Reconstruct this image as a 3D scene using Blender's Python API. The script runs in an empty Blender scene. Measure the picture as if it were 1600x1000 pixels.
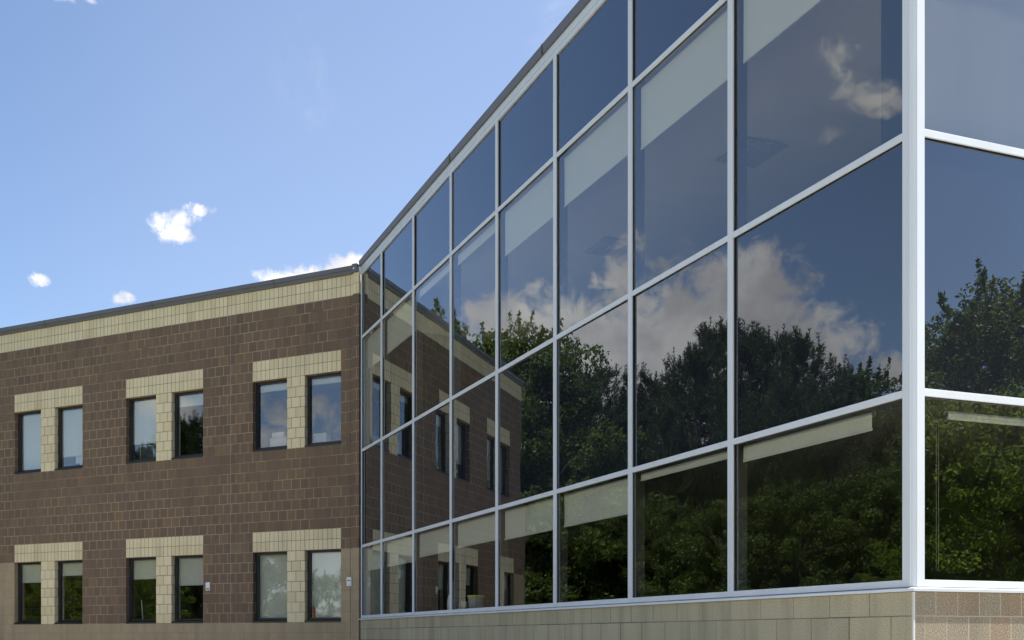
import bpy, math, random
import numpy as np
from mathutils import Vector
random.seed(7)
R = math.radians
S = bpy.context.scene
COL = S.collection

# ------------------------------------------------------------------ camera
ZE = 1.6                                   # eye height
cam_d = bpy.data.cameras.new("camera")
cam = bpy.data.objects.new("camera", cam_d); COL.objects.link(cam)
cam.location = (0, 0, ZE); cam.rotation_euler = (R(90), 0, 0)
cam_d.sensor_width = 36; cam_d.lens = 36*1605.6/1600
cam_d.shift_x = (800-624)/1600; cam_d.shift_y = (994.6-500)/1600
cam_d.clip_end = 2000; cam_d.clip_start = 0.05
S.camera = cam

# ------------------------------------------------------------------ light and sky
SUN_EL, SUN_AZ = 60.0, 86.0                # azimuth clockwise from +Y
SKY, SUN = 0.08, 4.9
CLOUD = 6.8
S.view_settings.view_transform = 'Standard'; S.view_settings.look = 'None'
S.view_settings.gamma = 1; S.view_settings.exposure = 1.37
try: S.view_settings.use_curve_mapping = False
except Exception: pass

sun_d = bpy.data.lights.new("sun", 'SUN'); sun_d.energy = SUN; sun_d.angle = R(0.5); sun_d.color = (1, .95, .87)
sun = bpy.data.objects.new("sun", sun_d); COL.objects.link(sun)
sd = Vector((math.sin(R(SUN_AZ))*math.cos(R(SUN_EL)), math.cos(R(SUN_AZ))*math.cos(R(SUN_EL)), math.sin(R(SUN_EL))))
sun.rotation_euler = sd.to_track_quat('Z', 'Y').to_euler()

def N(nt, t, **kw):
    n = nt.nodes.new(t)
    for k, v in kw.items():
        if k == 'op': n.operation = v
        elif k.startswith('i_'):
            key = k[2:]; key = int(key) if key.isdigit() else key
            if hasattr(v, 'links') or isinstance(v, bpy.types.NodeSocket): nt.links.new(v, n.inputs[key])
            else: n.inputs[key].default_value = v
        else: setattr(n, k, v)
    return n
def M_(nt, op, a, b=None, c=None, clamp=False):
    n = nt.nodes.new('ShaderNodeMath'); n.operation = op; n.use_clamp = clamp
    for i, v in enumerate((a, b, c)):
        if v is None: continue
        if isinstance(v, bpy.types.NodeSocket): nt.links.new(v, n.inputs[i])
        else: n.inputs[i].default_value = v
    return n.outputs[0]
def MIX(nt, f, a, b, blend='MIX'):
    n = nt.nodes.new('ShaderNodeMix'); n.data_type = 'RGBA'; n.blend_type = blend
    for k, v in ((0, f), (6, a), (7, b)):
        if isinstance(v, bpy.types.NodeSocket): nt.links.new(v, n.inputs[k])
        else: n.inputs[k].default_value = v if k == 0 else (tuple(v)+(1,))[:4]
    return n.outputs[2]
def RAMP(nt, f, lo, hi, a=0., b=1., smooth=True):
    n = nt.nodes.new('ShaderNodeMapRange'); n.interpolation_type = 'SMOOTHSTEP' if smooth else 'LINEAR'
    nt.links.new(f, n.inputs[0])
    n.inputs[1].default_value = lo; n.inputs[2].default_value = hi; n.inputs[3].default_value = a; n.inputs[4].default_value = b
    return n.outputs[0]

# clouds as ellipses on the celestial sphere: azimuth, elevation, half width, half height (degrees)
CLOUDS = [(-50.5,13.0,8.0,4.4,1.7),(-48.5,15.8,5.5,2.0,1.6),(-55.6,15.8,3.7,3.1,1.7),(-56.6,18.2,1.9,1.4,1.4),(-59.8,14.6,2.3,1.7),(-50.4,18.6,1.3,1.5),(-12.7,21.2,1.25,.8,.75),(-11.0,22.15,.9,.35,.8),(-11.9,20.9,1.0,.5,.7),(-11.8,21.7,1.0,.5,.7),(-5.12,18.95,2.1,.9,.8),(-3.1,19.6,1.3,.75),(-7.0,19.0,1.0,.6,.6),
 (-19.5,18.1,.65,.42,.35),(-14.96,17.65,.8,.4,.2),(-18.8,30.9,2.6,.5,.2),
 (-44.7,16.9,1.9,1.5),(-46.45,15.7,2.2,2.0),(-49.57,16.2,3.1,1.8),(-50.3,18.7,1.1,1.2),(-52.3,17.3,1.7,1.4),(-54.0,16.6,2.6,2.3),
 (-56.25,17.9,2.0,1.7),(-57.85,16.5,1.9,2.2),(-60.9,14.7,2.0,1.8),(-60.7,16.1,.9,.8),(-56,13.2,6.2,2.6),(-63.9,12.8,.8,1.0),
 (-61.0,27.3,1.5,1.1,.55),(-61.6,26.3,1.2,1.2,.5),(-62.5,25.5,1.4,.8,.5),(-63.6,24.9,1.4,.6,.35),(-60.8,24.3,1.6,.6,.3),(-51,20.6,1.8,1.0,.25),
 (-122.6,12.4,3.3,.9),(-115.3,12.3,2.2,.8),(-121,17,2.4,.7),(-124,7,6,5)]
world = bpy.data.worlds.new("World"); S.world = world; world.use_nodes = True
nt = world.node_tree; nt.nodes.clear()
sky = N(nt, 'ShaderNodeTexSky'); sky.sky_type = 'NISHITA'; sky.sun_disc = False
sky.sun_elevation = R(SUN_EL); sky.sun_rotation = R(SUN_AZ); sky.air_density = 1.0; sky.dust_density = 0.45; sky.ozone_density = 2.8
tc = N(nt, 'ShaderNodeTexCoord'); dirv = tc.outputs['Generated']
field = None
for az, el, rx, ry, *wt in CLOUDS:
    a, e = R(az), R(el)
    e1 = Vector((math.cos(a), -math.sin(a), 0)) / math.tan(R(rx))
    e2 = Vector((-math.sin(a)*math.sin(e), -math.cos(a)*math.sin(e), math.cos(e))) / math.tan(R(ry))
    ds = []
    for ev in (e1, e2):
        n = N(nt, 'ShaderNodeVectorMath', op='DOT_PRODUCT'); nt.links.new(dirv, n.inputs[0]); n.inputs[1].default_value = ev
        ds.append(n.outputs['Value'])
    s = M_(nt, 'MULTIPLY_ADD', ds[0], ds[0], M_(nt, 'MULTIPLY', ds[1], ds[1]))
    f = M_(nt, 'SUBTRACT', wt[0] if wt else 1.0, s)
    field = f if field is None else M_(nt, 'MAXIMUM', field, f)
field = M_(nt, 'MAXIMUM', field, -1.5)
def fbm(scale, detail, rough, off=0, distort=0.0):
    mp = N(nt, 'ShaderNodeMapping'); nt.links.new(dirv, mp.inputs[0]); mp.inputs['Location'].default_value = (off, off*.7, off*1.3)
    n = N(nt, 'ShaderNodeTexNoise'); nt.links.new(mp.outputs[0], n.inputs['Vector'])
    n.inputs['Scale'].default_value = scale; n.inputs['Detail'].default_value = detail; n.inputs['Roughness'].default_value = rough
    n.inputs['Distortion'].default_value = distort
    return n.outputs['Fac']
n1 = fbm(42, 9, .62, 3.1, .35)
dens = M_(nt, 'ADD', field, M_(nt, 'MULTIPLY_ADD', n1, 5.4, -2.7))
mask = RAMP(nt, dens, -0.4, 1.1)
wisp = RAMP(nt, fbm(5, 9, .66, 8.0, .8), .58, .85, 0, .22)
mask = M_(nt, 'MAXIMUM', mask, wisp)
va, ve = R(9), R(20)                        # thin bright veil low behind the building, towards the sun
vd = N(nt, 'ShaderNodeVectorMath', op='DOT_PRODUCT'); nt.links.new(dirv, vd.inputs[0])
vd.inputs[1].default_value = (math.sin(va)*math.cos(ve), math.cos(va)*math.cos(ve), math.sin(ve))
veil = M_(nt, 'MULTIPLY', RAMP(nt, vd.outputs['Value'], math.cos(R(33)), math.cos(R(4)), 0, .085), RAMP(nt, fbm(2.2, 2, .4, 1.3), .3, .7, .92, 1.0))
shade = RAMP(nt, fbm(16, 5, .55, 9.4), .36, .62)
ccol = MIX(nt, shade, (.70*CLOUD, .68*CLOUD, .69*CLOUD), (1.0*CLOUD, .97*CLOUD, .94*CLOUD))
skyc = MIX(nt, 1.0, sky.outputs[0], (1.02, .985, .99), 'MULTIPLY')
skyc = MIX(nt, veil, skyc, (.95*CLOUD, .97*CLOUD, 1.0*CLOUD))
col = MIX(nt, mask, skyc, ccol)
bg = N(nt, 'ShaderNodeBackground'); nt.links.new(col, bg.inputs[0]); bg.inputs[1].default_value = SKY
wo = N(nt, 'ShaderNodeOutputWorld'); nt.links.new(bg.outputs[0], wo.inputs[0])
world.cycles.sampling_method = 'MANUAL'; world.cycles.sample_map_resolution = 1024
cy = S.cycles
cy.max_bounces = 10; cy.transparent_max_bounces = 24; cy.glossy_bounces = 5; cy.diffuse_bounces = 4
cy.sample_clamp_indirect = 4; cy.caustics_reflective = False; cy.caustics_refractive = False

# ------------------------------------------------------------------ materials
def mat(name):
    m = bpy.data.materials.new(name); m.use_nodes = True; nt = m.node_tree; nt.nodes.clear()
    out = N(nt, 'ShaderNodeOutputMaterial'); return m, nt, out
def objco(nt): return N(nt, 'ShaderNodeTexCoord').outputs['Object']
def noise(nt, co, scale, detail=4, rough=.55, mul=None):
    if mul:
        mp = N(nt, 'ShaderNodeMapping'); nt.links.new(co, mp.inputs[0]); mp.inputs['Scale'].default_value = mul; co = mp.outputs[0]
    n = N(nt, 'ShaderNodeTexNoise'); nt.links.new(co, n.inputs['Vector'])
    n.inputs['Scale'].default_value = scale; n.inputs['Detail'].default_value = detail; n.inputs['Roughness'].default_value = rough
    return n.outputs['Fac']
def bsdf(nt, out, col, rough=.6, metal=0., bump=None, bstr=.3, bdist=.01, spec=.5):
    p = N(nt, 'ShaderNodeBsdfPrincipled')
    if isinstance(col, bpy.types.NodeSocket): nt.links.new(col, p.inputs['Base Color'])
    else: p.inputs['Base Color'].default_value = tuple(col)+(1,)
    if isinstance(rough, bpy.types.NodeSocket): nt.links.new(rough, p.inputs['Roughness'])
    else: p.inputs['Roughness'].default_value = rough
    p.inputs['Metallic'].default_value = metal; p.inputs['Specular IOR Level'].default_value = spec
    if bump is not None:
        b = N(nt, 'ShaderNodeBump'); b.inputs['Strength'].default_value = bstr; b.inputs['Distance'].default_value = bdist
        nt.links.new(bump, b.inputs['Height']); nt.links.new(b.outputs[0], p.inputs['Normal'])
    nt.links.new(p.outputs[0], out.inputs[0]); return p
def plain(name, c, rough=.6, metal=0., var=.12, scale=3., mul=None, spec=.5):
    m, nt, out = mat(name); co = objco(nt); n = noise(nt, co, scale, 5, .6, mul)
    col = MIX(nt, n, [x*(1-var) for x in c], [min(1, x*(1+var)) for x in c])
    bsdf(nt, out, col, rough, metal, n, .08, .004, spec); return m

MX, MZ = .2045, .2032
Z0 = ZE + .28
def block(name, cols, mortar, mx=MX, mz=MZ, z0=Z0, w=.006, stagger=.5, mvis=(0., 1.), score=None, stain=.16, speck=.35, dark_joint=0.):
    """coursed concrete block: colour per block, joints of uneven visibility, aggregate speckle, weather streaks"""
    m, nt, out = mat(name); co = objco(nt)
    sx = N(nt, 'ShaderNodeSeparateXYZ'); nt.links.new(co, sx.inputs[0])
    s = M_(nt, 'ADD', sx.outputs[0], sx.outputs[1]); z = M_(nt, 'DIVIDE', M_(nt, 'SUBTRACT', sx.outputs[2], z0-40*mz), mz)
    row = M_(nt, 'FLOOR', z); fz = M_(nt, 'FRACT', z)
    odd = M_(nt, 'MODULO', row, 2.0)
    u = M_(nt, 'ADD', M_(nt, 'DIVIDE', s, mx), M_(nt, 'MULTIPLY_ADD', odd, stagger, 100.0))
    cell = M_(nt, 'FLOOR', u); fx = M_(nt, 'FRACT', u)
    cv = N(nt, 'ShaderNodeCombineXYZ'); nt.links.new(cell, cv.inputs[0]); nt.links.new(row, cv.inputs[1])
    wn = N(nt, 'ShaderNodeTexWhiteNoise', noise_dimensions='2D'); nt.links.new(cv.outputs[0], wn.inputs['Vector'])
    rnd = wn.outputs['Value']; rc = N(nt, 'ShaderNodeSeparateColor'); nt.links.new(wn.outputs['Color'], rc.inputs[0])
    dx = M_(nt, 'MULTIPLY', M_(nt, 'MINIMUM', fx, M_(nt, 'SUBTRACT', 1.0, fx)), mx)
    dz = M_(nt, 'MULTIPLY', M_(nt, 'MINIMUM', fz, M_(nt, 'SUBTRACT', 1.0, fz)), mz)
    wob = M_(nt, 'MULTIPLY_ADD', noise(nt, co, 30, 2), .004, w-.002)
    jx = M_(nt, 'LESS_THAN', dx, wob); jz = M_(nt, 'LESS_THAN', dz, wob)
    # colour
    c1 = MIX(nt, rnd, cols[0], cols[1])
    c1 = MIX(nt, RAMP(nt, rc.outputs[1], .72, .95), c1, cols[2])
    big = noise(nt, co, .55, 4, .6)
    c1 = MIX(nt, RAMP(nt, big, .3, .7, 0, .35), c1, cols[2])
    grain = noise(nt, co, 95, 3, .7)
    c1 = MIX(nt, RAMP(nt, grain, .35, .62, speck, 0.), c1, (.02, .017, .015))
    c1 = MIX(nt, RAMP(nt, grain, .58, .75, 0., speck*.6), c1, (.75, .7, .6))
    c1 = MIX(nt, RAMP(nt, noise(nt, co, .8, 6, .7), .55, .75, 0., .07), c1, (.62, .55, .45))
    streak = noise(nt, co, 2.2, 5, .6, (2.2, 2.2, .22))
    c1 = MIX(nt, RAMP(nt, streak, .42, .75, 0., stain), c1, (.05, .045, .04))
    # joints: some stretches stand out pale, others have gone the colour of the block
    vis = RAMP(nt, M_(nt, 'ADD', noise(nt, co, .9, 3, .6), M_(nt, 'MULTIPLY_ADD', rc.outputs[2], .22, -.11)), .38, .56, mvis[0], mvis[1])
    mcol = MIX(nt, RAMP(nt, noise(nt, co, 1.6, 4), .62, .72, 0., dark_joint), mortar, (.03, .022, .018))
    j = M_(nt, 'MAXIMUM', M_(nt, 'MULTIPLY', jx, vis), M_(nt, 'MULTIPLY', jz, M_(nt, 'MULTIPLY_ADD', vis, .7, .3)))
    c = MIX(nt, j, c1, mcol)
    h = M_(nt, 'SUBTRACT', M_(nt, 'MULTIPLY_ADD', grain, .5, M_(nt, 'MULTIPLY', rnd, .3)), M_(nt, 'MAXIMUM', jx, jz))
    if score:
        sf = M_(nt, 'FRACT', M_(nt, 'DIVIDE', s, mx*score)); ds = M_(nt, 'MULTIPLY', M_(nt, 'MINIMUM', sf, M_(nt, 'SUBTRACT', 1.0, sf)), mx*score)
        js = M_(nt, 'LESS_THAN', ds, wob); c = MIX(nt, M_(nt, 'MULTIPLY', js, .85), c, mortar); h = M_(nt, 'SUBTRACT', h, js)
    bsdf(nt, out, c, .93, 0, h, .5, .006, .25); return m
BRN = [(.172, .115, .080), (.208, .138, .093), (.235, .152, .092)]
LBR = [(.42, .315, .195), (.48, .36, .225), (.44, .33, .205)]
TAN = [(.78, .645, .405), (.85, .715, .46), (.74, .60, .36)]
m_brown = block('brown_block', BRN, (.38, .295, .18), w=.006, dark_joint=.7, mvis=(.1, 1.), stain=.25)
m_lbrown = block('light_brown_block', LBR, (.26, .20, .14), mvis=(0., .6), w=.005, stain=.25, dark_joint=.5)
m_tan = block('tan_block', TAN, (.25, .185, .10), w=.0055, mvis=(.5, 1.), stain=.12, speck=.22)
m_tan_s = block('tan_scored_block', TAN, (.25, .185, .10), w=.005, stagger=0., mvis=(.8, 1.), score=.5, stain=.22, speck=.22)
m_base = block('greenish_tan_base_block', [(.45, .40, .265), (.50, .445, .30), (.43, .385, .26)], (.12, .10, .07), mx=.4064, mz=.2032, z0=ZE+.145, w=.0045, mvis=(.4, 1.), stain=.3, speck=.3, dark_joint=.6)
m_base2 = block('pinkish_base_block', [(.29, .255, .185), (.335, .29, .21), (.32, .245, .165)], (.38, .32, .235), mx=.2032, z0=ZE+.145, w=.0045, mvis=(.45, 1.), stain=.2, speck=.55, dark_joint=1.)

m_alu = plain('white_aluminium', (.62, .65, .67), .36, 0., .14, 1.2, (3, 3, .5))
m_bronze = plain('dark_bronze', (.05, .042, .036), .5, 0, .2)  # for tubes and seams, and for the painted shade behind the frame caps
m_coping = plain('grey_brown_coping', (.125, .122, .128), .45, 0, .15, 1.5)
m_black = plain('black_window_frame', (.018, .017, .017), .4, 0, .2)
m_seal = plain('grey_sealant', (.55, .54, .50), .8, 0, .15)
m_joint = plain('pale_brown_joint', (.34, .29, .23), .8, 0, .15)
m_blind = None
def mk_blind(name, c, tr=.25):
    m, nt, out = mat(name); co = objco(nt)
    n = noise(nt, co, 40, 2); w = noise(nt, co, 1.0, 3)
    col = MIX(nt, w, [x*.92 for x in c], c)
    d = N(nt, 'ShaderNodeBsdfDiffuse'); nt.links.new(col, d.inputs[0])
    t = N(nt, 'ShaderNodeBsdfTranslucent'); nt.links.new(col, t.inputs[0])
    mx_ = N(nt, 'ShaderNodeMixShader'); mx_.inputs[0].default_value = tr
    nt.links.new(d.outputs[0], mx_.inputs[1]); nt.links.new(t.outputs[0], mx_.inputs[2]); nt.links.new(mx_.outputs[0], out.inputs[0]); return m
m_blind = mk_blind('pale_blind_fabric', (.60, .59, .50), .06)
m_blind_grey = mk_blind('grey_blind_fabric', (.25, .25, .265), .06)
m_hem = plain('blind_hem_bar', (.50, .49, .43), .5)
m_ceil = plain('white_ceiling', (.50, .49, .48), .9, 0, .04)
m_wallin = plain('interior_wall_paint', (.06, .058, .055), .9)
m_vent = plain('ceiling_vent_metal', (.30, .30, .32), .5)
m_darkceil = plain('dark_ceiling', (.07, .07, .068), .9)  # lower-storey ceiling copy, the dark room's blackness put into its colour
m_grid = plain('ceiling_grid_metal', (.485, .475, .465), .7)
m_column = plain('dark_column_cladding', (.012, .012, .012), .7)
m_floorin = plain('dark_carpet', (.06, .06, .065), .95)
m_white = plain('white_plastic', (.72, .72, .70), .45, 0, .05)
m_pale = plain('pale_beige_plastic', (.36, .35, .33), .5, 0, .05)
m_grey = plain('mid_grey_plastic', (.32, .33, .35), .5)
m_dark = plain('dark_plastic', (.03, .03, .035), .4)
m_blue = plain('blue_plastic', (.03, .13, .28), .4)
m_yel = plain('yellow_plastic', (.6, .55, .08), .5)
m_red = plain('red_plastic', (.55, .06, .04), .5)
m_roof = plain('roof_gravel', (.22, .21, .2), .95, 0, .3, 20)
m_bark = plain('bark', (.075, .058, .045), .95, 0, .4, 6, (4, 4, 1))

def mk_glass(name, base, tint, opaque=None, wob=.0016):
    """coated glass: one outer face that mirrors more at grazing angles; behind it a tinted view or an opaque spandrel"""
    m, nt, out = mat(name); co = objco(nt)
    lw = N(nt, 'ShaderNodeLayerWeight'); lw.inputs[0].default_value = .5
    f3 = M_(nt, 'POWER', lw.outputs['Facing'], 3.5)
    fac = M_(nt, 'MULTIPLY_ADD', f3, 1-base, base, clamp=True)
    g = N(nt, 'ShaderNodeBsdfGlossy'); g.inputs['Roughness'].default_value = 0.0; g.inputs['Color'].default_value = (.90, .95, 1.0, 1)
    b = N(nt, 'ShaderNodeBump'); b.inputs['Strength'].default_value = 1; b.inputs['Distance'].default_value = wob
    nt.links.new(noise(nt, co, .9, 1, .4), b.inputs['Height']); nt.links.new(b.outputs[0], g.inputs['Normal'])
    if opaque:
        t = N(nt, 'ShaderNodeBsdfDiffuse'); t.inputs[0].default_value = tuple(opaque)+(1,)
    else:
        t = N(nt, 'ShaderNodeBsdfTransparent'); t.inputs[0].default_value = tuple(tint)+(1,)
    # faint dust near the glass surface
    dst = N(nt, 'ShaderNodeBsdfDiffuse'); dst.inputs[0].default_value = (.5, .5, .48, 1)
    d2 = N(nt, 'ShaderNodeMixShader'); nt.links.new(RAMP(nt, noise(nt, co, 60, 3, .8), .66, .8, .0, .025), d2.inputs[0])
    nt.links.new(t.outputs[0], d2.inputs[1]); nt.links.new(dst.outputs[0], d2.inputs[2])
    mx_ = N(nt, 'ShaderNodeMixShader'); nt.links.new(fac, mx_.inputs[0]); nt.links.new(d2.outputs[0], mx_.inputs[1]); nt.links.new(g.outputs[0], mx_.inputs[2])
    nt.links.new(mx_.outputs[0], out.inputs[0]); return m
m_glass = mk_glass('reflective_vision_glass', .145, (.93, .94, .89))
m_span = mk_glass('spandrel_glass', .15, None, (.012, .014, .018))
m_wglass = mk_glass('window_glass', .16, (.92, .93, .90), wob=.0012)
m_clear, nt, out = mat('glass_inner_face')
t = N(nt, 'ShaderNodeBsdfTransparent'); nt.links.new(t.outputs[0], out.inputs[0])

def mk_leaf(name, cols, tr=.35):
    m, nt, out = mat(name)
    geo = N(nt, 'ShaderNodeNewGeometry'); rnd = geo.outputs['Random Per Island']
    oi = N(nt, 'ShaderNodeObjectInfo')
    c = MIX(nt, rnd, cols[0], cols[1]); c = MIX(nt, M_(nt, 'MULTIPLY', oi.outputs['Random'], .5), c, cols[2])
    c = MIX(nt, RAMP(nt, noise(nt, objco(nt), .8, 3), .35, .65, 0, .6), c, cols[2])
    d = N(nt, 'ShaderNodeBsdfPrincipled'); nt.links.new(c, d.inputs['Base Color']); d.inputs['Roughness'].default_value = .55; d.inputs['Specular IOR Level'].default_value = .3
    ty = MIX(nt, .5, c, (.16, .22, .03)); t = N(nt, 'ShaderNodeBsdfTranslucent'); nt.links.new(ty, t.inputs[0])
    mx_ = N(nt, 'ShaderNodeMixShader'); mx_.inputs[0].default_value = tr
    nt.links.new(d.outputs[0], mx_.inputs[1]); nt.links.new(t.outputs[0], mx_.inputs[2]); nt.links.new(mx_.outputs[0], out.inputs[0]); return m
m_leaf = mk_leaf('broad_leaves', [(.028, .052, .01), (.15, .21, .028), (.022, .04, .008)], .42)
m_needle = mk_leaf('pine_needles', [(.022, .038, .014), (.055, .08, .024), (.016, .03, .012)], .2)

# ------------------------------------------------------------------ mesh helpers
class MB:
    def __init__(s): s.v = []; s.f = []; s.m = []
    def add(s, vs, fs, mi=0):
        o = len(s.v); s.v += [tuple(v) for v in vs]; s.f += [tuple(o+i for i in f) for f in fs]; s.m += [mi]*len(fs); return s
    def box(s, x0, x1, y0, y1, z0, z1, mi=0):
        if x0 > x1: x0, x1 = x1, x0
        if y0 > y1: y0, y1 = y1, y0
        vs = [(x0,y0,z0),(x1,y0,z0),(x1,y1,z0),(x0,y1,z0),(x0,y0,z1),(x1,y0,z1),(x1,y1,z1),(x0,y1,z1)]
        return s.add(vs, [(0,3,2,1),(4,5,6,7),(0,1,5,4),(1,2,6,5),(2,3,7,6),(3,0,4,7)], mi)
    def prism(s, poly, z0, z1, mi=0):                       # plan polygon raised from z0 to z1
        a = sum(poly[i][0]*poly[(i+1) % len(poly)][1]-poly[(i+1) % len(poly)][0]*poly[i][1] for i in range(len(poly)))
        if a < 0: poly = poly[::-1]
        n = len(poly); vs = [(x, y, z0) for x, y in poly]+[(x, y, z1) for x, y in poly]
        fs = [tuple(range(n))[::-1], tuple(range(n, 2*n))]+[(i, (i+1) % n, n+(i+1) % n, n+i) for i in range(n)]
        return s.add(vs, fs, mi)
    def profile(s, pts, x0, x1, mi=0):                      # (y, z) section swept along x
        a = sum(pts[i][0]*pts[(i+1) % len(pts)][1]-pts[(i+1) % len(pts)][0]*pts[i][1] for i in range(len(pts)))
        if a < 0: pts = pts[::-1]
        if x0 > x1: x0, x1 = x1, x0
        n = len(pts); vs = [(x0, y, z) for y, z in pts]+[(x1, y, z) for y, z in pts]
        fs = [tuple(range(n))[::-1], tuple(range(n, 2*n))]+[(i, (i+1) % n, n+(i+1) % n, n+i) for i in range(n)]
        return s.add(vs, fs, mi)
    def lathe(s, prof, cx=0, cy=0, n=16, mi=0):             # (r, z) turned about a vertical axis
        vs = [(cx+r*math.cos(2*math.pi*k/n), cy+r*math.sin(2*math.pi*k/n), z) for r, z in prof for k in range(n)]
        fs = [(i*n+k, i*n+(k+1) % n, (i+1)*n+(k+1) % n, (i+1)*n+k) for i in range(len(prof)-1) for k in range(n)]
        fs += [tuple(range(n))[::-1], tuple((len(prof)-1)*n+k for k in range(n))]
        return s.add(vs, fs, mi)
    def build(s, name, mats, parent=None, loc=(0, 0, 0), rz=0., bevel=0.):
        me = bpy.data.meshes.new(name); me.from_pydata(s.v, [], s.f)
        for m in (mats if isinstance(mats, (list, tuple)) else [mats]): me.materials.append(m)
        me.polygons.foreach_set('material_index', s.m); me.update()
        o = bpy.data.objects.new(name, me); COL.objects.link(o); o.location = loc; o.rotation_euler = (0, 0, rz)
        if parent: o.parent = parent
        if bevel:
            b = o.modifiers.new('bevel', 'BEVEL'); b.width = bevel; b.segments = 2; b.limit_method = 'ANGLE'
        return o
def tag(o, label, cat, group=None, kind=None):
    if label: o['label'] = label
    if cat: o['category'] = cat
    if group: o['group'] = group
    if kind: o['kind'] = kind
    return o
def empty(name, loc, rz, label, cat, group=None):
    o = bpy.data.objects.new(name, None); COL.objects.link(o); o.location = loc; o.rotation_euler = (0, 0, rz); o.empty_display_size = .3
    return tag(o, label, cat, group)
def tube(mb, pts, rads, n=6, mi=0):
    prev = None; base = len(mb.v)
    for i, p in enumerate(pts):
        p = Vector(p); d = (Vector(pts[min(i+1, len(pts)-1)])-Vector(pts[max(i-1, 0)])).normalized()
        a = d.cross(Vector((0, 0, 1)) if abs(d.z) < .9 else Vector((1, 0, 0))).normalized(); b = d.cross(a)
        for k in range(n):
            t = 2*math.pi*k/n; mb.v.append(tuple(p+(a*math.cos(t)+b*math.sin(t))*rads[i]))
        if i:
            for k in range(n):
                mb.f.append((base+(i-1)*n+k, base+(i-1)*n+(k+1) % n, base+i*n+(k+1) % n, base+i*n+k)); mb.m.append(mi)

# ------------------------------------------------------------------ plan
A1, A3 = R(19.218), R(64.218)
AP = (3.60912, 7.21198)                    # glass corner nearest the camera
CO = (-.76278, 19.75361)                   # where the block wing meets the glass wall
RC = R(90)+A1; RR = R(180)+A1; RL = R(90)+A3
LEN1 = 13.28
def w_curtain(x, y, z=0): return (AP[0]+x*math.cos(RC)-y*math.sin(RC), AP[1]+x*math.sin(RC)+y*math.cos(RC), z)
def w_right(x, y, z=0): return (AP[0]+x*math.cos(RR)-y*math.sin(RR), AP[1]+x*math.sin(RR)+y*math.cos(RR), z)
def w_left(x, y, z=0): return (CO[0]+x*math.cos(RL)-y*math.sin(RL), CO[1]+x*math.sin(RL)+y*math.cos(RL), z)

# ================================================================== ground
gm, nt, out = mat('grass_ground'); co = objco(nt)
c = MIX(nt, noise(nt, co, .6, 6, .7), (.045, .075, .02), (.09, .12, .04))
bsdf(nt, out, c, .95, 0, noise(nt, co, 30, 4), .6, .03)
g = MB().box(-400, 400, -400, 400, -.5, -.04).build('ground', gm); tag(g, 'grass ground around the building', None, kind='structure')
pm, nt, out = mat('pale_concrete'); co = objco(nt)
c = MIX(nt, noise(nt, co, .5, 6, .65), (.42, .395, .35), (.52, .49, .43))
c = MIX(nt, RAMP(nt, noise(nt, co, 40, 3), .35, .6, .3, 0), c, (.12, .11, .1))
bsdf(nt, out, c, .9, 0, noise(nt, co, 60, 3), .3, .01)
pv = MB().box(-14, 30, -14, 34, -.3, 0).build('parking_lot', pm); tag(pv, 'unseen pale concrete lot in front of the building', None, kind='structure')  # out of view; made pale to bounce sunlight onto the walls

# ================================================================== block wing
bw = empty('block_wing', (CO[0], CO[1], 0), 0, 'two-storey brown block wing with paired windows under tan lintels, left of the glass', 'building')
def Lb(mb, name, m, **k): return mb.build(name, m, bw, rz=RL, **k)
NC, RB, RT = 49, -10, 33
G = (2, 18, 34); WR = (0, 17)
def kind(c, r):
    if c < 0 or c >= NC or r < RB or r >= RT: return None
    for g_ in G:
        for w_ in WR:
            if g_ <= c < g_+10:
                if w_ <= r < w_+7:
                    k = c-g_
                    return ('pier', g_, w_) if k in (4, 5) else 'open'
                if w_+7 <= r < w_+9: return ('lintel', g_, w_)
    if r >= 31: return 'band'
    if r < 0 or (c < 2 and r < 7) or (c >= 44 and r < 7): return 'low'
    return 'brown'
parts = {}
for c_ in range(NC):
    for r_ in range(RB, RT):
        k = kind(c_, r_)
        if k != 'open': parts.setdefault(k, []).append((c_, r_))
TH = .30
for k, cells in parts.items():
    mb = MB()
    for c_, r_ in cells:
        x0, x1, z0, z1 = c_*MX, (c_+1)*MX, Z0+r_*MZ, Z0+(r_+1)*MZ
        mb.add([(x0,0,z0),(x1,0,z0),(x1,0,z1),(x0,0,z1)], [(3,2,1,0)])
        mb.add([(x0,-TH,z0),(x1,-TH,z0),(x1,-TH,z1),(x0,-TH,z1)], [(0,1,2,3)])
        for (dc, dr, vs) in ((-1,0,[(x0,0,z0),(x0,-TH,z0),(x0,-TH,z1),(x0,0,z1)]),(1,0,[(x1,0,z0),(x1,0,z1),(x1,-TH,z1),(x1,-TH,z0)]),
                             (0,-1,[(x0,0,z0),(x1,0,z0),(x1,-TH,z0),(x0,-TH,z0)]),(0,1,[(x0,0,z1),(x0,-TH,z1),(x1,-TH,z1),(x1,0,z1)])):
            if kind(c_+dc, r_+dr) in (None, 'open'): mb.add(vs, [(3,2,1,0)])
    if k == 'brown': Lb(mb, 'wall', m_brown)
    elif k == 'low': Lb(mb, 'wall_base', m_lbrown)
    elif k == 'band': Lb(mb, 'parapet_band', m_tan_s)
    elif k[0] == 'pier': Lb(mb, 'window_pier', m_tan)
    else: Lb(mb, 'lintel', m_tan_s)
XE = NC*MX
ztop = Z0+RT*MZ
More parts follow.
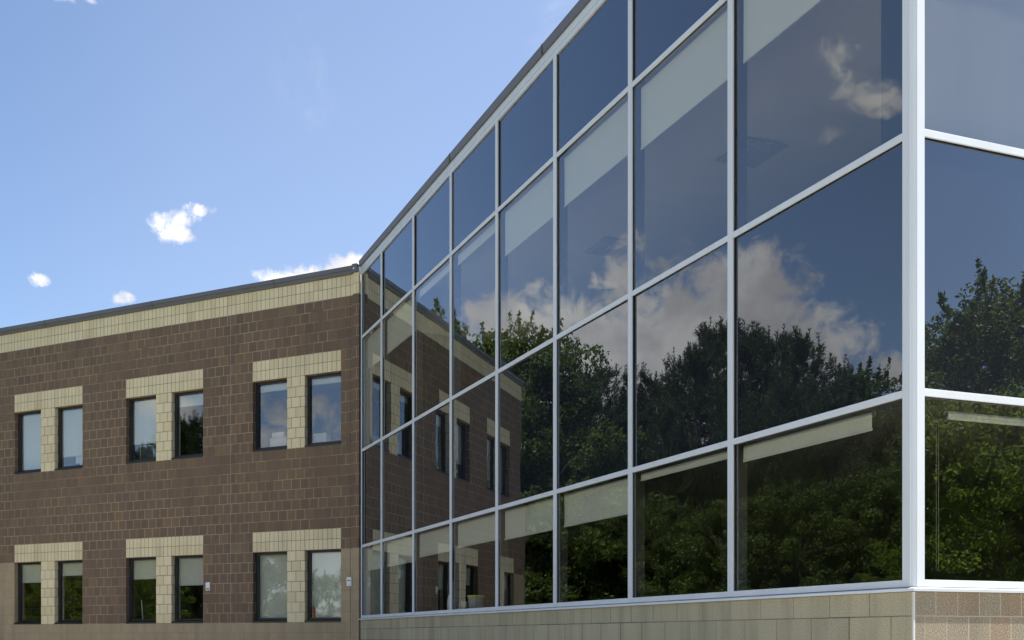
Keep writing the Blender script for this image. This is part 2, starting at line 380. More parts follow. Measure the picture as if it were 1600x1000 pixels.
# other walls, roof, floors of the wing
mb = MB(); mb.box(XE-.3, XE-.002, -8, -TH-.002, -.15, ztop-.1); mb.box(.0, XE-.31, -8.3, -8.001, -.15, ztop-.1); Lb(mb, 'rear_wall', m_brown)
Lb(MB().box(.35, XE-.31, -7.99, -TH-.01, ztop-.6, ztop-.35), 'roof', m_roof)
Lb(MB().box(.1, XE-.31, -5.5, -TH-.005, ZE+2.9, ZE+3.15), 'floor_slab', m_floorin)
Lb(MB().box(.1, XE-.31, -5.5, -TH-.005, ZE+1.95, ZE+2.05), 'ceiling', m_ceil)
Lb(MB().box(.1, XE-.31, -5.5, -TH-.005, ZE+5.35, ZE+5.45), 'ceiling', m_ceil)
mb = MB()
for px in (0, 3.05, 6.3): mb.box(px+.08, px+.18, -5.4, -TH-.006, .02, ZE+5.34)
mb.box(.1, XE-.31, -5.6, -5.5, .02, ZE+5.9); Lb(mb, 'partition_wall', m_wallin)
# coping
cp = [(-.36, ztop+.0), (-.001, ztop), (.03, ztop+.002), (.05, ztop+.062), (.075, ztop+.068), (.08, ztop+.145), (-.36, ztop+.165)]
Lb(MB().profile(cp, .14, XE+.04), 'coping', m_coping)
Lb(MB().prism([(.139, -.36), (.139, .081), (.085, .135), (-.005, .135), (-.005, -.2)], ztop+.002, ztop+.15), 'coping_end_cap', m_coping)
Lb(MB().box(.04, .075, .1355, .142, ztop+.045, ztop+.07), 'sealant_patch', m_white)
# seams in the coping
for sx_ in (1.9, 4.95, 8.0):
    mb = MB(); mb.profile([(.031, ztop-.001), (.054, ztop+.062), (.079, ztop+.067), (.084, ztop+.148), (-.3, ztop+.168), (-.3, ztop+.16), (.07, ztop+.14)], sx_, sx_+.012)
    Lb(mb, 'coping_seam', m_bronze)
# corner pier turning towards the glass wall
cpoly = [(.165, 0.001), (.085, .075), (-.02, .075), (-.02, 0.001)]
Lb(MB().prism(cpoly, -.15, Z0+7*MZ), 'corner_pier', m_lbrown)
Lb(MB().prism(cpoly, Z0+7*MZ, Z0+31*MZ), 'corner_pier', m_brown)
Lb(MB().prism(cpoly, Z0+31*MZ, ztop+.0), 'corner_pier', m_tan)
# control joint
Lb(MB().box(2.993, 3.002, -.002, .0025, Z0-.3, Z0+31*MZ), 'control_joint', m_joint)
Lb(MB().box(.20, .207, -.002, .0025, Z0-.3, Z0+31*MZ), 'control_joint', m_bronze)

# windows: frame > pane
WIN = []
for g_ in G:
    for w_ in WR:
        for k in (0, 6):
            x0, x1 = (g_+k)*MX, (g_+k+4)*MX; z0, z1 = Z0+w_*MZ, Z0+(w_+7)*MZ
            mb = MB(); fw = .05; y0, y1 = -.19, -.105
            mb.box(x0+.002, x0+fw, y0, y1, z0+.055, z1-.002); mb.box(x1-fw, x1-.002, y0, y1, z0+.055, z1-.002)
            mb.box(x0+fw, x1-fw, y0, y1, z1-.045, z1-.002); mb.box(x0+fw, x1-fw, y0, y1, z0+.055, z0+.095)
            f = Lb(mb, 'window', m_black)
            s = MB().profile([(y0, z0+.002), (.012, z0+.002), (.012, z0+.035), (y0, z0+.054)], x0+.002, x1-.002).build('sill', m_black, f)
            dx, dz = random.uniform(-.002, .002), random.uniform(-.0015, .0015)
            a, b, c_, d = x0+fw, x1-fw, z0+.095, z1-.045
            yy = -.145
            pm_ = MB(); fr = [(a, yy-dx+dz, c_), (b, yy+dx+dz, c_), (b, yy+dx-dz, d), (a, yy-dx-dz, d)]; bk = [(x, y-.006, z) for x, y, z in fr]
            pm_.add(fr+bk, [(3,2,1,0)], 0); pm_.add(fr+bk, [(4,5,6,7),(0,1,5,4),(1,2,6,5),(2,3,7,6),(3,0,4,7)], 1)
            pm_.build('pane', [m_wglass, m_clear], f)
            WIN.append((x0, x1, z0, z1, g_, w_, k))

# small white boxes fixed to the block wall
def wall_box(x, z, label, marks):
    o = empty('wall_sign_plate', w_left(x, .001, z), RL, label, 'sign plate', 'small white plates on the block wall')
    MB().box(-.052, .052, 0, .022, -.085, .085).build('plate', m_white, o, bevel=.004)
    for (a, b, c_, d) in marks: MB().box(a, b, .0225, .026, c_, d).build('mark', m_dark, o)
    return o
wall_box(3.55, ZE+1.04, 'small white plate on the brown wall right of the middle lower window pair', [(-.03, .03, -.065, -.04)])
wall_box(.225, ZE+1.06, 'small white plate on the wall between lower right window and the glass wing', [(.004, .03, .012, .032), (-.03, -.004, .012, .032), (-.012, .004, -.065, -.055)])

# ================================================================== glass wing
gw = empty('glass_wing', (AP[0], AP[1], 0), 0, 'two-storey glass wing with white aluminium grid over a tan block base', 'building')
def Cb(mb, name, m, parent=None, **k): return mb.build(name, m, parent or gw, rz=0 if parent else RC, **k)
def Rb(mb, name, m, parent=None, **k): return mb.build(name, m, parent or gw, rz=0 if parent else RR, **k)
ZR = [ZE+v for v in (.402, 1.725, 3.556, 5.723, 6.925)]       # bottom rail top, transom centres, head underside
ZS0, ZS1, ZH, ZC = ZE+.322, ZE+.350, ZE+7.085, ZE+7.20
MU = [2.036, 3.685, 5.344, 7.003, 8.646, 10.29, 11.963]       # mullion centres along the wall
MR = [-2.05, -3.70, -5.35, -7.0, -8.65]
MW, TW = .037, .027
def cap(B, mb_args, name, shade_args):
    o = B(MB().box(*mb_args), name, m_alu, bevel=.0025)
    MB().box(*shade_args).build('cap_shade', m_bronze, o)  # dark strip standing in for the cap's shaded side and its reflection
    return o
def grid(B, xs, sgn, x_end):
    """xs: mullion centres, sgn: +1 curtain, -1 return face"""
    for x in xs:
        cap(B, (x-MW, x+MW, -.016, 0, ZS1+.002, ZR[4]-.001), 'mullion', (x-MW+.006, x+MW-.006, -.028, -.0165, ZS1+.06, ZR[4]-.002))
        MBx = MB().box(x-.03, x+.03, -.16, -.058, ZE-.3, ZR[4]); B(MBx, 'mullion_tube', m_bronze)
    edges = [sgn*.10]+list(xs)+[x_end]
    for i in range(len(edges)-1):
        a, b = edges[i], edges[i+1]
        a2 = a+sgn*(MW if i else 0)+sgn*.0008; b2 = b-sgn*(MW if i < len(edges)-2 else 0)-sgn*.0008
        lo, hi = min(a2, b2), max(a2, b2)
        for z in ZR[1:4]:
            cap(B, (lo, hi, -.0165, -.002, z-TW, z+TW), 'transom', (lo, hi, -.028, -.017, z-TW+.006, z+TW-.006))
        cap(B, (lo, hi, -.0165, -.002, ZS1+.001, ZR[0]), 'bottom_rail', (lo, hi, -.028, -.017, ZS1+.01, ZR[0]-.006))
        # panes
        rows = [(ZR[0], ZR[1]-TW, 1), (ZR[1]+TW, ZR[2]-TW, 0), (ZR[2]+TW, ZR[3]-TW, 1), (ZR[3]+TW, ZR[4], 0)]
        for z0, z1, vis in rows:
            tx, tz = random.uniform(-.006, .006), random.uniform(-.0012, .0012)
            y = -.0262; c0, c1 = lo-.012, hi+.012; e0, e1 = z0-.012, z1+.012
            fr = [(c0, y-tx+tz, e0), (c1, y+tx+tz, e0), (c1, y+tx-tz, e1), (c0, y-tx-tz, e1)]
            bk = [(p, q-.012, r_) for p, q, r_ in fr]
            pm_ = MB(); pm_.add(fr+bk, [(3,2,1,0)], 0); pm_.add(fr+bk, [(4,5,6,7),(0,1,5,4),(1,2,6,5),(2,3,7,6),(3,0,4,7)], 1)
            if vis: B(pm_, 'glass_pane', [m_glass, m_clear])
            else: B(pm_, 'spandrel_pane', [m_span, m_bronze])
    return edges
grid(Cb, MU, 1, 13.16)
cap(Cb, (13.161, 13.205, -.016, 0, ZS1+.002, ZR[4]-.001), 'mullion', (13.165, 13.19, -.028, -.0165, ZS1+.06, ZR[4]-.002))
Cb(MB().box(13.206, 13.30, -.19, -.03, ZS0, ZR[4]), 'end_closure', m_alu)
grid(Rb, MR, -1, -8.7)
# head, sill, coping (mitred at the corner)
def mitre(B, sgn, length, name, m, prof):
    # prof: (y,z) section; ends at the corner on the mitre x = -y*sgn... built as a sweep whose near end follows the mitre
    n = len(prof); near = [(-sgn*y, y, z) for y, z in prof]; far = [(sgn*length, y, z) for y, z in prof]
    fs = [tuple(range(n)), tuple(range(n, 2*n))[::-1]]+[(i, n+i, n+(i+1) % n, (i+1) % n) for i in range(n)]
    if sgn < 0: fs = [f[::-1] for f in fs]
    return B(MB().add(near+far, fs), name, m)
for B, sgn, ln in ((Cb, 1, 13.215), (Rb, -1, 8.75)):
    mitre(B, sgn, ln, 'head_rail', m_alu, [(-.19, ZR[4]+.001), (-.003, ZR[4]+.001), (-.003, ZR[4]+.062), (-.02, ZR[4]+.064), (-.02, ZR[4]+.069), (-.001, ZR[4]+.07), (-.001, ZH), (-.19, ZH)])
    mitre(B, sgn, ln+(.1 if sgn > 0 else 0), 'sill', m_alu, [(-.19, ZS0+.002), (.034, ZS0-.004), (.036, ZS0+.016), (.006, ZS1-.004), (-.19, ZS1)])
    mitre(B, sgn, ln+(.02 if sgn > 0 else 0), 'coping', m_coping, [(-.35, ZH+.004), (.012, ZH+.004), (.026, ZH+.005), (.034, ZC), (-.35, ZC+.03)])
for B, sg in ((Cb, 1), (Rb, -1)):
    for x in (2.6, 5.6, 8.6): B(MB().box(sg*x, sg*(x+.012), .015, .038, ZH-.002, ZC+.006), 'coping_seam', m_bronze)
# corner post
zc0, zc1 = ZS1+.001, ZR[4]
cs = [(.10, 0), (.033, 0), (.028, -.008), (.020, -.010), (.012, -.018), (.008, -.028), (0, -.033), (0, -.10), (.10, -.10)]
Cb(MB().prism(cs, zc0, zc1), 'corner_post', m_alu)
# base of blocks
def mblock(B, sgn, ln, m, xs):
    mitre(B, sgn, ln, 'base_wall', m, [(-.3, -.15), (0.0, -.15), (0.0, ZS0-.006), (-.3, ZS0-.006)])
mblock(Cb, 1, 13.3, m_base, None); mblock(Rb, -1, 8.75, m_base2, None)
Cb(MB().box(-.003, .012, -.011, .004, 0, ZS0-.008), 'corner_joint', m_seal)
# inside: floors, ceilings, walls, column
D9 = 8.7
def slab(name, z0, z1, m, ins=.20, dep=6.0): return Cb(MB().prism([(ins, -ins), (13.0, -ins), (13.0+dep*.35, -dep), (dep, -dep), (dep, -D9), (ins, -D9)], z0, z1), name, m)
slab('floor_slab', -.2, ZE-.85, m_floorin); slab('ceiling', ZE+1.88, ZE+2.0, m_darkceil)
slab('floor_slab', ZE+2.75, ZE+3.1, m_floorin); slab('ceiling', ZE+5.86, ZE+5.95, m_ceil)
Cb(MB().prism([(.06, -.06), (13.1, -.06), (13.1, -8.7), (.06, -8.7)], ZE+6.6, ZH-.002), 'roof', m_roof)
mb = MB(); mb.prism([(6.0, -6.0), (15.0, -6.0), (15.0, -6.2), (6.2, -6.2)], .01, ZE+6.59); mb.prism([(6.0, -6.201), (6.2, -6.201), (6.2, -8.7), (6.0, -8.7)], .01, ZE+6.59)
mb.prism([(6.85, -3.6), (7.0, -3.6), (7.0, -5.99), (6.85, -5.99)], .01, ZE+5.8)
Cb(mb, 'partition_wall', m_wallin)
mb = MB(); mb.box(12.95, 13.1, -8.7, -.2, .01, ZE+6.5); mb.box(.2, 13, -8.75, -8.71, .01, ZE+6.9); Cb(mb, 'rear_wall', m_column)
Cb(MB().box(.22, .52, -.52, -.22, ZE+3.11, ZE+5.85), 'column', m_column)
Cb(MB().box(.3, 12.9, -.42, -.2, ZE+.2, ZE+.34), 'window_ledge', m_grey)
for (x, y) in ((1.1, -1.6), (4.4, -2.0), (7.6, -2.0)):
    vb = MB(); vb.box(x, x+.6, y-.6, y, ZE+5.83, ZE+5.8445)
    for q in (.06, .14, .22): vb.box(x+q, x+.6-q, y-.6+q, y-q, ZE+5.83-q*.12, ZE+5.829-(q-.08)*.12)
    Cb(vb, 'air_vent', m_vent)

# ================================================================== roller blinds (each a thing of its own)
def blind(wfun, rz, x0, x1, zt, zb, y, label, group, m=None):
    cx_ = (x0+x1)/2; hw = abs(x1-x0)/2
    o = empty('roller_blind', wfun(cx_, y, zb), rz, label, 'roller blind', group)
    h = zt-zb; mb = MB(); n = 10
    vs = []; 
    for i in range(n+1):
        x = -hw+2*hw*i/n; yy = .004*math.sin(i*1.7+cx_*3)
        vs += [(x, yy, .02), (x, yy*.3, h), (x, yy-.002, .02), (x, yy*.3-.002, h)]
    fs = []
    for i in range(n):
        a = 4*i; b = a+4; fs += [(a+1, b+1, b, a), (a+2, b+2, b+3, a+3), (a, b, b+2, a+2), (a+1, a+3, b+3, b+1)]
    fs += [(0, 2, 3, 1), (4*n, 4*n+1, 4*n+3, 4*n+2)]
    mb.add(vs, fs); mb.build('fabric', m or m_blind, o)
    MB().box(-hw, hw, -.009, .007, 0, .021).build('hem_bar', m_hem, o)
    r = MB(); 
    tube(r, [(-hw, -.02, h+.006), (hw, -.02, h+.006)], [.022, .022], 10); r.build('roller', m_grey, o)
    return o
GB = 'roller blinds behind the glass wall'
ordn = ['first', 'second', 'third', 'fourth', 'fifth', 'sixth', 'seventh', 'eighth']
ups = [5.08, 5.05, 5.11, 5.10, 5.54, 5.57, 5.08, 5.08]
lows = [1.545, 1.612, 1.30, 1.295, 1.32, 1.30, 1.25, 1.25]
ed = [.10]+MU+[13.16]
for i in range(8):
    a, b = ed[i]+.05, ed[i+1]-.05
    far = 'last' if i == 7 else ordn[i]
    tail = 'beside the block wing' if i == 7 else 'from the glass corner'
    blind(w_curtain, RC, a+.01, b-.01, ZR[3]-.04, ZE+ups[i], -.10, 'pale blind in the upper storey, %s bay %s, %s' % (far, tail, 'barely lowered' if ups[i] > 5.4 else 'lowered a quarter'), GB)
    a2 = a+.34 if i == 0 else a+.01
    blind(w_curtain, RC, a2, b-.01, ZR[1]-.06, ZE+lows[i], -.10, 'pale roller blind in the lowest row of panes, %s bay %s' % (far, tail), GB)
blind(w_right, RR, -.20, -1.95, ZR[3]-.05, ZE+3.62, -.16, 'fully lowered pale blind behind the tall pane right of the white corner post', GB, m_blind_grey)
blind(w_right, RR, -.47, -1.95, ZR[1]-.10, ZE+1.585, -.14, 'narrow strip of raised blind in the lowest pane right of the corner post', GB)
# bead chain of that blind
bc = MB(); pts = []
zt_, zb_ = ZE+1.6, ZE+.50
for k in range(9): t = math.pi*k/8; pts.append((-.011*math.cos(t), 0, zb_-.012*math.sin(t)))
pts = [(-.011, 0, zt_)]+pts+[(.011, 0, zt_)]
tube(bc, pts, [.0012]*len(pts), 5)
p = w_right(-.43, -.2, 0); o = bc.build('bead_chain', mk_blind('bead_chain_plastic', (.35, .35, .28)), None, loc=p, rz=RR); tag(o, 'thin looped bead chain hanging behind the lowest pane right of the corner post', 'blind chain')

LG = 'roller blinds in the block wing windows'
drop = {(2,17,0): .10, (2,17,6): .12, (18,17,0): .22, (18,17,6): .92, (34,17,0): 1.04, (34,17,6): 1.27,
        (2,0,0): 1.27, (2,0,6): 1.27, (18,0,0): .56, (18,0,6): .40, (34,0,0): .27, (34,0,6): .40}
gn = {2: 'right', 18: 'middle', 34: 'left'}
def dn(d): return 'barely lowered' if d < .2 else 'lowered a little' if d < .5 else 'lowered halfway' if d < .8 else 'lowered most of the way' if d < 1.2 else 'fully lowered'
for x0, x1, z0, z1, g_, w_, k in WIN:
    d = drop[(g_, w_, k)]
    blind(w_left, RL, x0+.08, x1-.02, z1-.06, z1-.06-d, -.21,
          '%s pale blind in the %s %s window of the %s pair' % (dn(d), 'upper' if w_ else 'lower', 'left' if k else 'right', gn[g_]), LG)

# ================================================================== things standing inside
def place_left(name, x, z, label, cat, y=-.33, rz=0): return empty(name, w_left(x, y, z), RL+rz, label, cat)
zu = Z0+17*MZ+.10; zl = Z0+.10
Lb(MB().box(.2, XE-.32, -.55, -TH-.003, Z0+17*MZ+.03, Z0+17*MZ+.098), 'window_ledge', m_grey)
Lb(MB().box(.2, XE-.32, -.55, -TH-.003, Z0+.03, Z0+.098), 'window_ledge', m_grey)
o = place_left('cardboard_box', 1.02, zu, 'white paper box with a bluish stripe in the upper right window of the block wing', 'box')
MB().box(-.14, .14, -.1, .1, 0, .16).build('body', m_pale, o, bevel=.004); MB().box(-.15, .15, -.11, .11, .161, .20).build('lid', m_pale, o, bevel=.004)
MB().box(-.09, .09, .1005, .104, .09, .13).build('stripe', m_grey, o)
o = place_left('desk_printer', 1.98, zu, 'pale boxy printer low in the upper window beside the tan pier, right pair', 'printer')
MB().box(-.2, .2, -.12, .12, 0, .2).build('body', m_pale, o, bevel=.01); MB().box(-.14, .14, .06, .13, .201, .30).build('paper_tray', m_pale, o)
o = place_left('picture_frame', 5.42, zu, 'thin pale frame leaning in the upper left window of the middle pair', 'picture frame', rz=.15)
mb = MB(); mb.box(-.17, .17, 0, .015, 0, .015); mb.box(-.17, .17, 0, .015, .315, .33); mb.box(-.17, -.155, 0, .015, .0155, .3145); mb.box(.155, .17, 0, .015, .0155, .3145); mb.build('frame', m_hem, o)
MB().box(-.1545, .1545, .002, .006, .0155, .3145).build('picture', m_dark, o)
o = place_left('desk_monitor', 7.28, zu, 'white monitor seen low in the upper window right of the left pier', 'monitor')
MB().box(-.22, .16, -.02, .02, .08, .36).build('screen', m_white, o, bevel=.005); MB().box(-.03, .03, -.02, .02, 0, .08).build('stand', m_white, o); MB().box(-.1, .1, -.08, .08, 0, .012).build('foot', m_grey, o)
o = place_left('file_tray', 7.02, zu, 'pale stacked file tray beside the monitor in the upper left window pair', 'tray', y=-.30)
mb = MB(); mb.box(-.12, .12, -.1, .1, 0, .01); mb.box(-.12, -.11, -.1, .1, .011, .15); mb.box(.11, .12, -.1, .1, .011, .15); mb.box(-.109, .109, -.1, .1, .08, .09); mb.box(-.12, .12, -.1, .1, .151, .16); mb.build('tray', m_white, o)
o = place_left('fire_extinguisher', 1.135, zl, 'red canister at the left edge of the lower right window', 'canister', y=-.185)
MB().lathe([(.0, 0), (.03, 0), (.03, .17), (.02, .2), (.01, .21), (.01, .24), (0, .24)], n=12).build('canister', m_red, o)
o = place_left('wooden_ruler', 5.55, zl, 'pale leaning stick in the lower left window of the middle pair', 'stick', y=-.35)
mb = MB(); mb.add([(-.01,0,0),(.01,0,0),(.01,.01,0),(-.01,.01,0),(.03,0,.42),(.05,0,.42),(.05,.01,.42),(.03,.01,.42)], [(0,3,2,1),(4,5,6,7),(0,1,5,4),(1,2,6,5),(2,3,7,6),(3,0,4,7)]); mb.build('stick', m_hem, o)
def place_g(name, x, label, cat, y=-.31): return empty(name, w_curtain(x, y, ZE+.341), RC, label, cat)
o = place_g('spray_bottle', 9.30, 'pale upright bottle with a narrow neck behind the lowest glass row', 'bottle')
MB().lathe([(0, 0), (.085, 0), (.09, .03), (.09, .22), (.07, .31), (.035, .33), (0, .33)], n=14).build('bottle', m_white, o)
MB().box(-.03, .03, -.02, .02, .331, .52).build('nozzle', m_white, o, bevel=.004)
o = place_g('tissue_box', 9.02, 'cream box beside the pale bottle behind the lowest glass row', 'box')
MB().box(-.1, .1, -.08, .08, .10, .2).build('carton', m_white, o, bevel=.004); MB().box(-.06, .06, -.05, .05, 0, .099).build('stand', m_blue, o)
o = place_g('storage_tub', 8.40, 'pale tub with yellow rim behind the glass, left of the fourth mullion', 'tub')
MB().lathe([(0, 0), (.10, 0), (.12, .24), (0, .24)], n=14).build('tub', m_pale, o); MB().lathe([(0, .241), (.13, .241), (.13, .27), (0, .27)], n=14).build('rim', m_yel, o)

# ================================================================== trees
rng = np.random.default_rng(5)
def quads_mesh(name, C, U, V, m):
    """diamond leaves: centre C, half axes U and V"""
    n = len(C); co = np.empty((n, 4, 3), np.float32); co[:, 0] = C-U; co[:, 1] = C+V-U*.1; co[:, 2] = C+U; co[:, 3] = C-V-U*.1
    me = bpy.data.meshes.new(name); me.vertices.add(n*4); me.loops.add(n*4); me.polygons.add(n)
    me.vertices.foreach_set('co', co.ravel()); me.loops.foreach_set('vertex_index', np.arange(n*4, dtype=np.int32))
    me.polygons.foreach_set('loop_start', np.arange(0, n*4, 4, dtype=np.int32)); me.polygons.foreach_set('loop_total', np.full(n, 4, np.int32))
    me.materials.append(m); me.update(calc_edges=True); return me
def unit(a): return a/np.maximum(np.linalg.norm(a, axis=-1, keepdims=True), 1e-6)
def leaf_tree(seed, H=10., W=3.6, nl=42000, low=.12, lm=None):
    r = np.random.default_rng(seed); tb = MB()
    lean = r.normal(0, .02, 2)
    tp = [(lean[0]*z, lean[1]*z, z) for z in np.linspace(-.1, H*.85, 9)]
    tube(tb, tp, list(np.linspace(.17, .03, 9)), 8)
    cl = []                                              # clump centres
    for i in range(58):
        z = H*(low+.06)+(H*.97-H*(low+.06))*(i/57.)**.9; t = z/H
        ang = i*2.4+r.normal(0, .5)
        Rz = W*math.sqrt(max(.03, 1-((t-.45)/.56)**2))*r.uniform(.55, 1.12)
        e = Vector((math.cos(ang)*Rz, math.sin(ang)*Rz, z)); b = Vector((0, 0, max(.4, z-Rz*.55-.3)))
        mid = b.lerp(e, .5)+Vector((0, 0, .25*Rz*.4))
        tube(tb, [b, mid, e], [.055*(1.1-t), .035*(1.1-t)+.006, .008], 5)
        for k in range(4):
            q = b.lerp(e, r.uniform(.45, 1.08)); cl.append((q.x+r.normal(0, .35), q.y+r.normal(0, .35), q.z+r.normal(0, .3), r.uniform(.25, .62)))
    cl = np.array(cl); w = cl[:, 3]**2; idx = r.choice(len(cl), nl, p=w/w.sum())
    d = unit(r.normal(size=(nl, 3))); rad = cl[idx, 3]*r.uniform(.35, 1.0, nl)**.6
    C = cl[idx, :3]+d*rad[:, None]*np.array([1.15, 1.15, .72])
    C[:, 2] = np.maximum(C[:, 2], .15)
    nrm = unit(d*.7+r.normal(size=(nl, 3))*.7+np.array([0, 0, .5])); U = unit(np.cross(nrm, r.normal(size=(nl, 3)))); V = np.cross(nrm, U)
    s = r.uniform(.04, .085, nl)[:, None]
    Cs, Us, Vs = [C], [U*s], [V*s*.62]
    cen = np.array([0, 0, H*.45])
    for q in range(230):                                  # leafy shoots that break the outline
        c0 = cl[r.integers(len(cl)), :3]; od = unit((c0-cen)*np.array([1, 1, .8])+np.array([0, 0, 1.2])+r.normal(0, .5, 3)); L = r.uniform(.35, .85)
        n = 46; tt = r.uniform(0.2, 1, n)[:, None]; P = c0+od*tt*L+r.normal(0, .07, (n, 3))*(1.3-tt)
        u_ = unit(od*.6+r.normal(size=(n, 3))); v_ = unit(np.cross(u_, r.normal(size=(n, 3)))); z_ = r.uniform(.04, .08, n)[:, None]
        Cs.append(P); Us.append(u_*z_); Vs.append(v_*z_*.55); tube(tb, [tuple(c0), tuple(c0+od*L*.9)], [.012, .004], 3)
    return tb, quads_mesh('crown', np.concatenate(Cs), np.concatenate(Us), np.concatenate(Vs), lm or m_leaf), H
def pine_tree(seed, H=12., W=2.7, low=.06):
    r = np.random.default_rng(seed); tb = MB()
    tube(tb, [(r.normal(0, .04), r.normal(0, .04), z) for z in np.linspace(-.1, H*.97, 12)], list(np.linspace(.2, .02, 12)), 8)
    Cs, Us, Vs = [], [], []
    z = H*low; i = 0
    while z < H*.99:
        t = z/H
        for k in range(int(r.integers(4, 7))):
            ang = r.uniform(0, 6.283); L = (W*(1-t)**.62*r.uniform(.45, 1.25)+.22)
            up = .12+.6*t+r.normal(0, .16)
            dirh = np.array([math.cos(ang), math.sin(ang), 0.])
            nseg = max(5, int(L/.16)); ts = np.linspace(.18, 1, nseg)
            P = np.array([0, 0, z])+dirh*(ts*L)[:, None]+np.array([0, 0, 1.])*((ts*up*L*.6)+ts**3*.45*L*.5)[:, None]
            tube(tb, [(0, 0, z), tuple(P[nseg//2]), tuple(P[-1])], [.03*(1.1-t), .018*(1.1-t)+.003, .004], 4)
            ch = r.uniform(.2, .55)                       # upright candle at the branch tip
            for s_ in np.linspace(0, 1, 5):
                n = 9; dd = unit(np.array([0, 0, 1.0])+r.normal(size=(n, 3))*.5); ln = r.uniform(.05, .1, n)[:, None]
                Cs.append(P[-1]+np.array([0, 0, s_*ch])+dd*ln); Us.append(dd*ln); Vs.append(unit(np.cross(dd, r.normal(size=(n, 3))))*.012)
            # side sprays
            for j in range(nseg):
                for q in range(3 if j > nseg*.3 else 2):
                    side = np.cross(dirh, [0, 0, 1])*r.choice([-1, 1])*r.uniform(.0, .42)*L*(1.1-ts[j])*.9+dirh*r.uniform(0, .15)
                    c = P[j]+side+np.array([0, 0, r.uniform(-.08, .14)])
                    n = 15; tip = unit(dirh*.5+np.array([0, 0, r.uniform(.5, 1.0)])+side*.8)
                    dd = unit(tip*1.0+r.normal(size=(n, 3))*.55); ln = r.uniform(.06, .125, n)[:, None]
                    base = c+tip*(r.uniform(-.12, .12, n)[:, None])
                    Cs.append(base+dd*ln); Us.append(dd*ln); Vs.append(unit(np.cross(dd, r.normal(size=(n, 3))))*.013)
        z += H*.021*r.uniform(.7, 1.3); i += 1
    for k in range(5):                                    # upright leaders
        a = r.uniform(0, 6.28); b0 = np.array([math.cos(a)*.3*k*.4, math.sin(a)*.3*k*.4, H*.93-k*.12]); hh = r.uniform(.5, .95)
        for s_ in np.linspace(0, 1, 9):
            n = 12; dd = unit(np.array([0, 0, .8])+r.normal(size=(n, 3))*.6); ln = r.uniform(.07, .13, n)[:, None]
            Cs.append(b0+np.array([0, 0, s_*hh])+dd*ln); Us.append(dd*ln); Vs.append(unit(np.cross(dd, r.normal(size=(n, 3))))*.013)
    return tb, quads_mesh('crown', np.concatenate(Cs), np.concatenate(Us), np.concatenate(Vs), m_needle), H
m_leaf_b = mk_leaf('sunlit_broad_leaves', [(.12, .18, .015), (.27, .36, .03), (.09, .15, .014)], .65)  # brighter leaf copy: backlit yellow-green put into the colour
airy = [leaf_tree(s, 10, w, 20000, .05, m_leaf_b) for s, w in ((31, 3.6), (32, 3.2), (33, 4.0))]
leafs = [leaf_tree(s, 10, w) for s, w in ((11, 3.4), (12, 3.9), (13, 3.0))]
pines = [pine_tree(s, 12, w) for s, w in ((21, 2.5), (22, 3.0), (23, 2.2))]
tm = {}
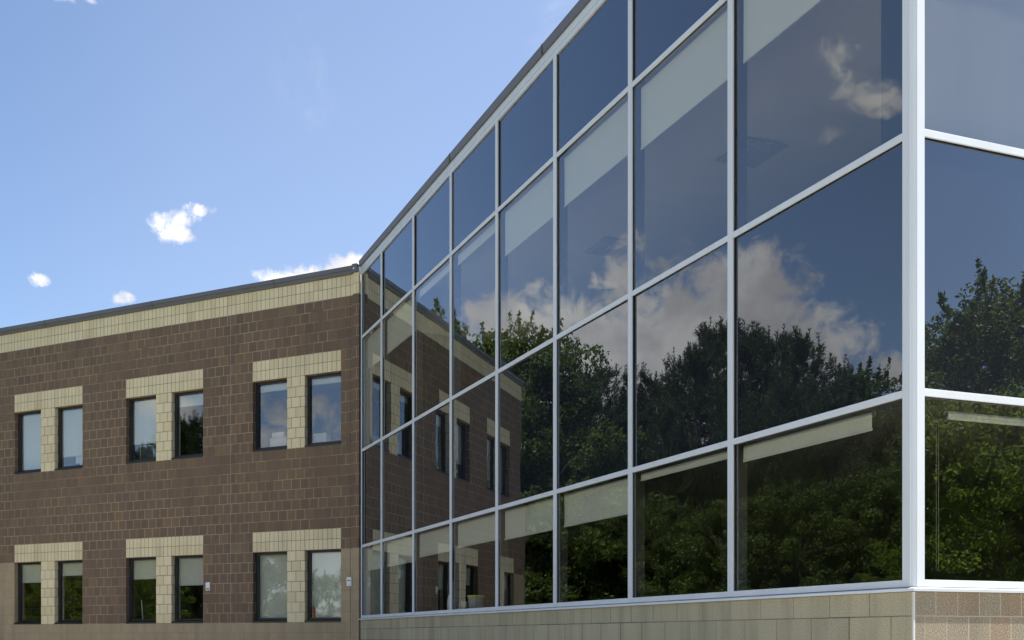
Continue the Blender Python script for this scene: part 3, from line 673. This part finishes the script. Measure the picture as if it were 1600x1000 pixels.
TREES = [('leaf',-19.3,36.6,15.1,0.8),('leaf',-21.1,36.0,15.3,0.8),('leaf',-22.2,35.0,13.4,1),('pine',-30.8,40.9,15.1,1),('pine',-30.5,39.0,15.4,1),
('pine',-32.1,37.7,15.0,1),('pine',-31.1,34.8,15.6,1),('pine',-34.8,35.9,17.3,1),('pine',-33.8,33.3,16.7,1),('pine',-36.0,32.8,16.9,1),
('pine',-33.0,29.5,15.3,1),('pine',-37.9,43.7,15.0,1),('pine',-28.6,30.5,12.5,1),('pine',-29.5,27.7,12.4,1),('pine',-26.8,32.6,11.8,1),
('leaf',-40.5,32.0,15.1,1),('leaf',-42.7,31.6,15.6,1),('leaf',-41.3,29.7,13.2,1),('leaf',-22.6,23.8,6.9,1),('leaf',-24.9,22.7,7.5,1),
('leaf',-21.9,26.0,6.7,1),('leaf',-22.9,29.4,6.8,1),('leaf',-23.6,33.4,7.0,1),('leaf',-23.5,20.2,7.5,1),('leaf',-37.5,25.1,11.4,1),
('leaf',-29.0,40.4,11.4,1),('leaf',-31.3,44.9,14.5,1),('leaf',20.8,0.5,9.0,.95),('leaf',24.2,0.4,10.2,1),('leaf',31.2,-4.9,10.1,1),
('leaf',24.3,-1.2,7.5,1),('leaf',26.9,-1.0,8.5,1),('leaf',24.8,2.2,9.2,1),('pine',-27.7,12.5,9.9,1),('pine',-29.6,10.4,10.7,1),
('pine',-27.8,10.0,11.5,1),('pine',-29.0,8.5,12.2,1),('leaf',-28.9,13.6,7.1,1),('leaf',-27.1,16.8,6.6,1),('leaf',-31.8,13.9,7.7,1),
('leaf',-25.2,7.5,6.8,1),('leaf',-21.5,18.9,4.8,1.2),('leaf',-23.0,17.2,5.2,1.2),('leaf',-20.4,15.6,4.4,1.2),('leaf',-29.6,6.4,7.6,1),('leaf',-21.3,6.6,4.3,1),('leaf',-32.2,16.8,7.5,1),
('leaf',15.4,3.6,4.8,1.1),('leaf',17.2,2.4,6.5,1.1),('leaf',16.6,.4,5.6,1.1),('leaf',20.6,2.6,7.6,1.1)]
pl = [0, 0]
for kd, x, y, h, wf in TREES:
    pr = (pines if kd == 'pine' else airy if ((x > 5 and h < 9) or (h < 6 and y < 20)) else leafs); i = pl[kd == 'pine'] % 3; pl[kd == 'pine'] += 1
    tb, cme, H = pr[i]
    key = (id(pr), i)
    if key not in tm:
        me = bpy.data.meshes.new('trunk'); me.from_pydata(tb.v, [], tb.f); me.materials.append(m_bark); me.update(); tm[key] = me
    s = h/H
    right = x > 5; left = y < 18 and x < 0
    if kd == 'pine': lab = 'tall dark green pine beyond the lot, mirrored in the glass' if not left else 'pointed dark conifer mirrored in the block wing windows'
    elif right: lab = 'broad leafy tree mirrored in the glass right of the corner post'
    elif h < 8.5 and not left: lab = 'low bushy green tree mirrored in the lower glass panes'
    elif not left and x > -26: lab = 'bright green leafy tree mirrored in the glass beside the wing end'
    elif left: lab = 'leafy green tree mirrored in the dark windows of the block wing'
    else: lab = 'dark leafy tree beyond the lot, mirrored in the glass wall behind the pines'
    o = empty('pine_tree' if kd == 'pine' else 'leafy_tree', (x, y, -.05), random.uniform(0, 6.28), lab, 'tree', lab.split(',')[0].replace('tree', 'trees'))
    o.scale = (s*wf, s*wf, s)
    a = bpy.data.objects.new('trunk', tm[key]); b = bpy.data.objects.new('crown', cme)
    for q in (a, b): COL.objects.link(q); q.parent = o
